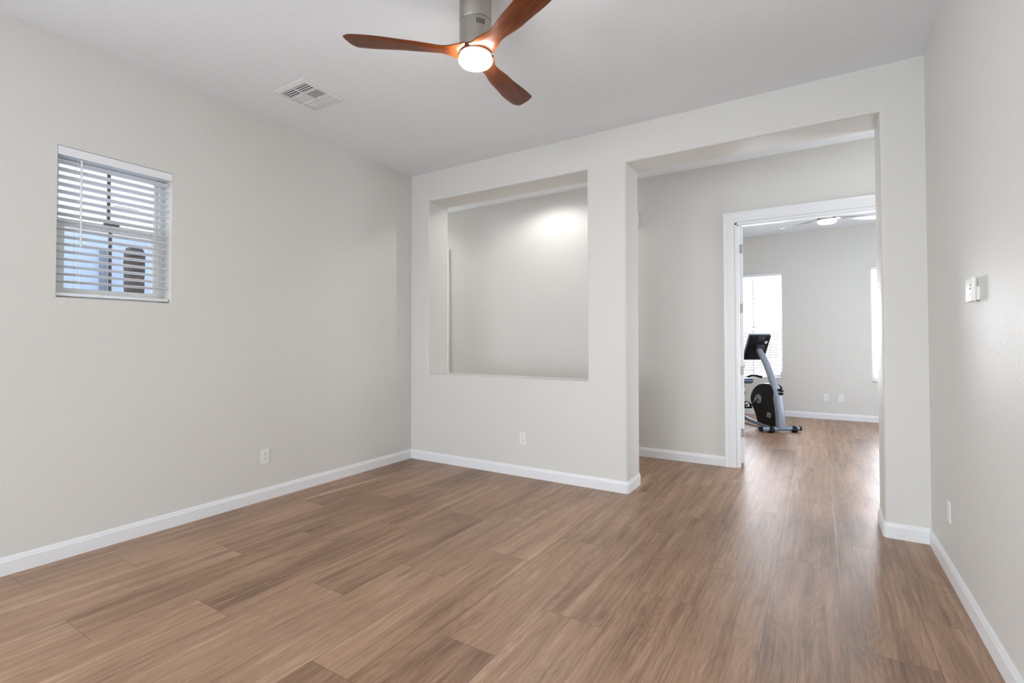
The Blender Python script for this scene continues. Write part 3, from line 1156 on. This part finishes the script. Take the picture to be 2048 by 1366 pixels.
# ------------------------------------------------------------------ recumbent exercise bike (local +x = front of the bike, -y = its right side)
def bike():
    ang = math.atan2(-0.8, 0.6)
    r = thing('exercise_bike', 'silver and black recumbent exercise bike in the far room', 'exercise bike', (3.262, 3.77, 0), ang)
    # front stabiliser
    bm = bmesh.new()
    tube(bm, [(0.06, -0.265, 0.05), (0.06, 0.265, 0.05)], 0.033, 0.033, 20, side=(0, 0, 1))
    st = finish('front_stabilizer', bm, M['silver_rail'], r, smooth=True)
    for y, s in ((-0.265, -1), (0.265, 1)):
        bm = bmesh.new()
        cyl(bm, (0.06, y, 0.05), (0.06, y + s * 0.028, 0.05), 0.036, 0.034, 20)
        finish('end_cap', bm, M['black'], st, smooth=True)
    for y in (-0.14, 0.19):
        bm = bmesh.new()
        cyl(bm, (0.075, y - 0.03, 0.037), (0.075, y + 0.03, 0.037), 0.037, seg=20)
        cyl(bm, (0.06, y - 0.02, 0.052), (0.06, y + 0.02, 0.052), 0.0355, seg=20)
        finish('transport_wheel', bm, M['black'], st, smooth=True)
    for y in (-0.03, 0.06):
        bm = bmesh.new()
        cyl(bm, (0.091, y, 0.05), (0.0945, y, 0.05), 0.007, seg=10)
        finish('bolt', bm, M['black'], st)
    # main rail and rear stabiliser
    bm = bmesh.new()
    tube(bm, spline([(0.03, 0, 0.045), (-0.20, 0, 0.042), (-0.47, 0, 0.045), (-0.75, 0, 0.066), (-0.95, 0, 0.115), (-1.2, 0, 0.20), (-1.5, 0, 0.24)], 5), 0.036, 0.030, 16, side=(0, 1, 0), power=2.6)
    finish('main_rail', bm, M['silver_rail'], r, smooth=True)
    bm = bmesh.new()
    tube(bm, [(-1.45, -0.25, 0.036), (-1.45, 0.25, 0.036)], 0.035, 0.035, 16, side=(0, 0, 1))
    tube(bm, [(-1.45, 0, 0.05), (-1.44, 0, 0.22)], 0.03, 0.03, 12, side=(0, 1, 0))
    finish('rear_stabilizer', bm, M['silver_rail'], r, smooth=True)
    # drive shroud
    out = [(-0.02, 0.56), (-0.06, 0.625), (-0.13, 0.648), (-0.26, 0.646), (-0.35, 0.628), (-0.43, 0.590), (-0.50, 0.540), (-0.545, 0.48), (-0.572, 0.41), (-0.562, 0.345),
           (-0.52, 0.28), (-0.475, 0.221), (-0.44, 0.165), (-0.415, 0.11), (-0.400, 0.072), (-0.20, 0.062), (0.04, 0.068), (0.03, 0.25), (-0.01, 0.45)]
    bm = bmesh.new()
    prism(bm, out, -0.055, 0.055, 0.018, 3)
    sh = finish('drive_shroud', bm, M['black'], r, smooth=True, angle=40)
    sh['label'] = 'black drive housing'
    # white round emblem on the right flank
    bm = bmesh.new()
    y = -0.0556
    def ring(cx, cz, rx, rz, wid, a0=0, a1=360, n=26):
        ps = []
        for i in range(n + 1):
            a = math.radians(a0 + (a1 - a0) * i / n)
            ps.append((cx + rx * math.cos(a), y, cz + rz * math.sin(a)))
        for p, q in zip(ps, ps[1:]):
            dx, dz = q[0] - p[0], q[2] - p[2]
            l = math.hypot(dx, dz)
            nx, nz = -dz / l * wid, dx / l * wid
            vs = [bm.verts.new((p[0] + nx, y, p[2] + nz)), bm.verts.new((q[0] + nx, y, q[2] + nz)), bm.verts.new((q[0] - nx, y, q[2] - nz)), bm.verts.new((p[0] - nx, y, p[2] - nz))]
            bm.faces.new(vs)
    def stroke(pts, wid):
        for p, q in zip(pts, pts[1:]):
            dx, dz = q[0] - p[0], q[1] - p[1]
            l = math.hypot(dx, dz)
            nx, nz = -dz / l * wid, dx / l * wid
            vs = [bm.verts.new((p[0] + nx, y - 0.0002, p[1] + nz)), bm.verts.new((q[0] + nx, y - 0.0002, q[1] + nz)), bm.verts.new((q[0] - nx, y - 0.0002, q[1] - nz)), bm.verts.new((p[0] - nx, y - 0.0002, p[1] - nz))]
            bm.faces.new(vs)
    cx, cz = -0.112, 0.214
    ring(cx - 0.014, cz, 0.026, 0.034, 0.0022, 70, 300)
    ring(cx + 0.016, cz, 0.026, 0.034, 0.0022, -110, 120)
    stroke([(cx - 0.050, cz - 0.022), (cx - 0.026, cz - 0.020), (cx - 0.006, cz + 0.034), (cx + 0.010, cz - 0.034), (cx + 0.030, cz + 0.020), (cx + 0.056, cz + 0.024)], 0.003)
    r_ = bmesh.ops.extrude_face_region(bm, geom=bm.faces[:])
    for v in r_['geom']:
        if isinstance(v, bmesh.types.BMVert):
            v.co.y -= 0.0006
    em = finish('emblem', bm, M['mark'], sh)
    em['label'] = 'white scribbled oval emblem'
    # crank
    bm = bmesh.new()
    cyl(bm, (-0.352, -0.05, 0.412), (-0.352, -0.064, 0.412), 0.071, 0.066, 36)
    cyl(bm, (-0.352, -0.064, 0.412), (-0.352, -0.068, 0.412), 0.050, 0.046, 36)
    finish('crank_disc', bm, M['silver'], r, smooth=True)
    bm = bmesh.new()
    cyl(bm, (-0.352, -0.066, 0.412), (-0.352, -0.105, 0.412), 0.026, 0.021, 20)
    tube(bm, [(-0.352, -0.092, 0.412), (-0.42, -0.097, 0.345), (-0.485, -0.102, 0.282)], [0.018, 0.014, 0.015], [0.010, 0.008, 0.010], 12, side=(0.7, 0, 0.7))
    finish('crank_arm', bm, M['chrome'], r, smooth=True)
    bm = bmesh.new()
    cyl(bm, (-0.352, 0.05, 0.412), (-0.352, 0.10, 0.412), 0.024, 0.02, 20)
    tube(bm, [(-0.352, 0.092, 0.412), (-0.285, 0.097, 0.48), (-0.22, 0.102, 0.542)], [0.018, 0.014, 0.015], [0.010, 0.008, 0.010], 12, side=(0.7, 0, 0.7))
    finish('crank_arm', bm, M['chrome'], r, smooth=True)
    for sy, px, pz in ((-1, -0.485, 0.280), (1, -0.22, 0.542)):
        bm = bmesh.new()
        ya, yb = sorted((sy * 0.108, sy * 0.205))
        box(bm, px - 0.062, px + 0.062, ya, yb, pz - 0.016, pz + 0.012, 0.008, 2)
        box(bm, px - 0.070, px - 0.040, ya + 0.01, yb - 0.01, pz - 0.012, pz + 0.03, 0.006, 2)
        pd = finish('pedal', bm, M['black'], r, smooth=True)
        bm = bmesh.new()
        ym = (ya + yb) / 2
        pts = [(px, ya - 0.002, pz), (px, ya + 0.002, pz + 0.05), (px, ym, pz + 0.085), (px, yb - 0.002, pz + 0.05), (px, yb + 0.002, pz)]
        tube(bm, spline(pts, 5), 0.022, 0.003, 8, side=(1, 0, 0))
        box(bm, px - 0.02, px + 0.02, ya - 0.006, ya, pz - 0.07, pz, 0.002, 1)
        finish('strap', bm, M['black'], pd, smooth=True)
    # front upright: lower sleeve and curved mast
    bm = bmesh.new()
    tube(bm, spline([(0.066, 0, 0.070), (0.062, 0, 0.20), (0.042, 0, 0.33), (0.004, 0, 0.484)], 4), [0.056 - 0.0002 * i for i in range(13)],
         [0.054 - 0.0003 * i for i in range(13)], 28, side=(0, 1, 0), power=3.2)
    finish('mast_sleeve', bm, M['silver'], r, smooth=True)
    bm = bmesh.new()
    mp = spline([(-0.005, 0, 0.44), (-0.030, 0, 0.52), (-0.066, 0, 0.61), (-0.115, 0, 0.71), (-0.170, 0, 0.81), (-0.235, 0, 0.91), (-0.305, 0, 1.0), (-0.385, 0, 1.085), (-0.43, 0, 1.13)], 4)
    n = len(mp)
    tube(bm, mp, [0.046 - 0.007 * i / n for i in range(n)], [0.042 - 0.007 * i / n for i in range(n)], 24, side=(0, 1, 0), power=2.8)
    finish('mast', bm, M['silver'], r, smooth=True)
    for z, x in ((0.575, -0.005), (0.525, 0.018)):
        bm = bmesh.new()
        cyl(bm, (x, 0.02, z), (x + 0.03, 0.055, z), 0.019, 0.016, 14)
        finish('adjust_knob', bm, M['black'], r, smooth=True)
    # console: local frame, screen faces the rider (-x, up)
    zt, zb = Vector((-0.355, 0, 1.332)), Vector((-0.545, 0, 0.968))
    up = (zt - zb).normalized()
    nrm = Vector((0, 1, 0)).cross(up).normalized()     # points to the rear side (+x)
    if nrm.x < 0:
        nrm = -nrm
    mat = Matrix((( nrm.x, 0, up.x, (zt.x + zb.x) / 2), (nrm.y, 1, up.y, 0), (nrm.z, 0, up.z, (zt.z + zb.z) / 2), (0, 0, 0, 1)))
    hh = (zt - zb).length / 2
    bm = bmesh.new()
    b2 = bmesh.new()
    box(b2, -0.038, 0.0, -0.158, 0.158, -hh, hh, 0.013, 3)
    merge(bm, b2, mat)
    con = finish('console', bm, M['black_gloss'], r, smooth=True)
    bm = bmesh.new(); b2 = bmesh.new()
    box(b2, -0.058, -0.034, -0.166, 0.166, -hh - 0.006, hh + 0.006, 0.010, 3)
    merge(bm, b2, mat)
    finish('bezel', bm, M['bezel'], con, smooth=True)
    bm = bmesh.new(); b2 = bmesh.new()
    box(b2, -0.060, -0.056, -0.14, 0.14, -hh + 0.05, hh - 0.03, 0.002, 1)
    merge(bm, b2, mat)
    finish('screen', bm, M['black_gloss'], con)
    bm = bmesh.new(); b2 = bmesh.new()
    box(b2, -0.004, 0.055, -0.055, 0.075, -0.045, 0.06, 0.012, 2)
    box(b2, -0.004, 0.012, -0.05, 0.06, 0.12, 0.185, 0.006, 2)
    merge(bm, b2, mat)
    finish('mount_block', bm, M['charcoal'], con, smooth=True)
    bm = bmesh.new(); b2 = bmesh.new()
    box(b2, -0.001, 0.0012, 0.085, 0.122, 0.075, 0.112)
    merge(bm, b2, mat)
    sk = finish('sticker', bm, M['mark'], con)
    sk['label'] = 'small white square sticker'
    for yy in (-0.12, 0.13):
        bm = bmesh.new(); b2 = bmesh.new()
        cyl(b2, (-0.001, yy, hh - 0.03), (0.0012, yy, hh - 0.03), 0.006, seg=10)
        merge(bm, b2, mat)
        finish('screw', bm, M['black'], con)
    # seat with side handles
    bm = bmesh.new()
    box(bm, -1.28, -0.88, -0.205, 0.205, 0.585, 0.670, 0.038, 4)
    finish('seat_pad', bm, M['pad'], r, smooth=True)
    bm = bmesh.new()
    b2 = bmesh.new()
    bmesh.ops.create_uvsphere(b2, u_segments=28, v_segments=16, radius=1.0)
    merge(bm, b2, Matrix.Translation((-1.17, 0, 0.875)) @ Matrix.Rotation(math.radians(-14), 4, 'Y') @ Matrix.Diagonal((0.045, 0.215, 0.215, 1)))
    bk = finish('backrest', bm, M['red'], r, smooth=True)
    bk['label'] = 'dark red padded backrest'
    bm = bmesh.new()
    tube(bm, [(-1.16, 0, 0.60), (-1.20, 0, 0.72), (-1.215, 0, 0.88)], 0.022, 0.015, 12, side=(0, 1, 0))
    finish('backrest_post', bm, M['black'], r, smooth=True)
    bm = bmesh.new()
    tube(bm, [(-1.03, 0, 0.19), (-1.03, 0, 0.595)], 0.032, 0.04, 16, side=(0, 1, 0), power=3)
    box(bm, -1.12, -0.90, -0.06, 0.06, 0.545, 0.59, 0.006, 1)
    finish('seat_post', bm, M['silver'], r, smooth=True)
    bm = bmesh.new()
    box(bm, -1.10, -0.86, -0.05, 0.05, 0.42, 0.50, 0.012, 2)
    finish('slide_bracket', bm, M['silver'], r, smooth=True)
    bm = bmesh.new()
    box(bm, -1.08, -0.89, -0.045, 0.045, 0.375, 0.425, 0.006, 1)
    finish('slide_lever', bm, M['black'], r, smooth=True)
    for sy in (-1, 1):
        bm = bmesh.new()
        tube(bm, spline([(-1.2, sy * 0.15, 0.60), (-1.16, sy * 0.25, 0.66), (-1.06, sy * 0.265, 0.70), (-0.93, sy * 0.262, 0.705), (-0.80, sy * 0.255, 0.696)], 5), 0.016, 0.016, 12)
        hb = finish('seat_handle', bm, M['black'], r, smooth=True)
        bm = bmesh.new()
        tube(bm, [(-0.93, sy * 0.262, 0.705), (-0.86, sy * 0.259, 0.702), (-0.785, sy * 0.254, 0.695)], [0.019, 0.021, 0.022], None, 14)
        finish('hand_grip', bm, M['black'], hb, smooth=True)
    return r


bike()

# ------------------------------------------------------------------ outdoors, seen through the blinds
bm = bmesh.new()
box(bm, -30, 40, -35, 35, -0.35, -0.15)
structure(finish('ground', bm, M['ground']))

r = thing('neighbor_house', 'pale stucco house wall behind the small window blinds', 'house', (-4.2, -1.2, -0.15))
bm = bmesh.new()
box(bm, -6.0, 0.0, -6.0, 6.5, 0.0, 5.6)
finish('wall', bm, M['house'], r)
bm = bmesh.new()
box(bm, -0.005, 0.03, -2.4, 1.5, 0.0, 2.78)
finish('blue_panel', bm, M['house_blue'], r)  # bluish sheet over the lower part of the wall
bm = bmesh.new()
cyl(bm, (0.05, -0.13, 0.0), (0.05, -0.13, 2.6), 0.04, seg=14)
finish('downpipe', bm, M['pipe'], r, smooth=True)
bm = bmesh.new()
box(bm, -0.005, 0.02, -0.01, 0.29, 3.22, 3.36, 0.004, 1)
finish('wall_vent', bm, M['trim'], r)
bm = bmesh.new()
box(bm, -6.4, 0.45, -6.4, 6.9, 5.6, 5.85)
finish('roof', bm, M['block'], r)

r = thing('palm_trunk', 'dark rough trunk right of the bar in the small window', 'tree', (-2.2, -1.722, -0.15))
bm = bmesh.new()
pts = [(0, 0, 0.0), (0.01, 0.0, 0.6), (0.0, 0.01, 1.2), (0.0, 0.0, 1.9), (0.0, 0.0, 2.30)]
tube(bm, spline(pts, 6), 0.085, 0.085, 18, side=(1, 0, 0))
random.seed(3)
for v in bm.verts:
    d = Vector((v.co.x, v.co.y, 0))
    v.co += d * random.uniform(-0.10, 0.10)
finish('trunk', bm, M['bark'], r, smooth=True, angle=60)
bm = bmesh.new()
lathe(bm, [(0.075, 2.28), (0.092, 2.31), (0.07, 2.36), (0, 2.38)], 16)
finish('cut_top', bm, M['bark'], r, smooth=True)

r = thing('garden_wall', 'pale block wall outside the far room windows', 'wall', (4.0, G + 5.0, -0.15))
bm = bmesh.new()
box(bm, -9, 9, 0, 0.2, 0, 1.75)
finish('block_face', bm, M['block'], r)
bm = bmesh.new()
box(bm, -9, 9, -0.02, 0.22, 1.75, 1.83, 0.01, 1)
finish('coping', bm, M['house'], r)
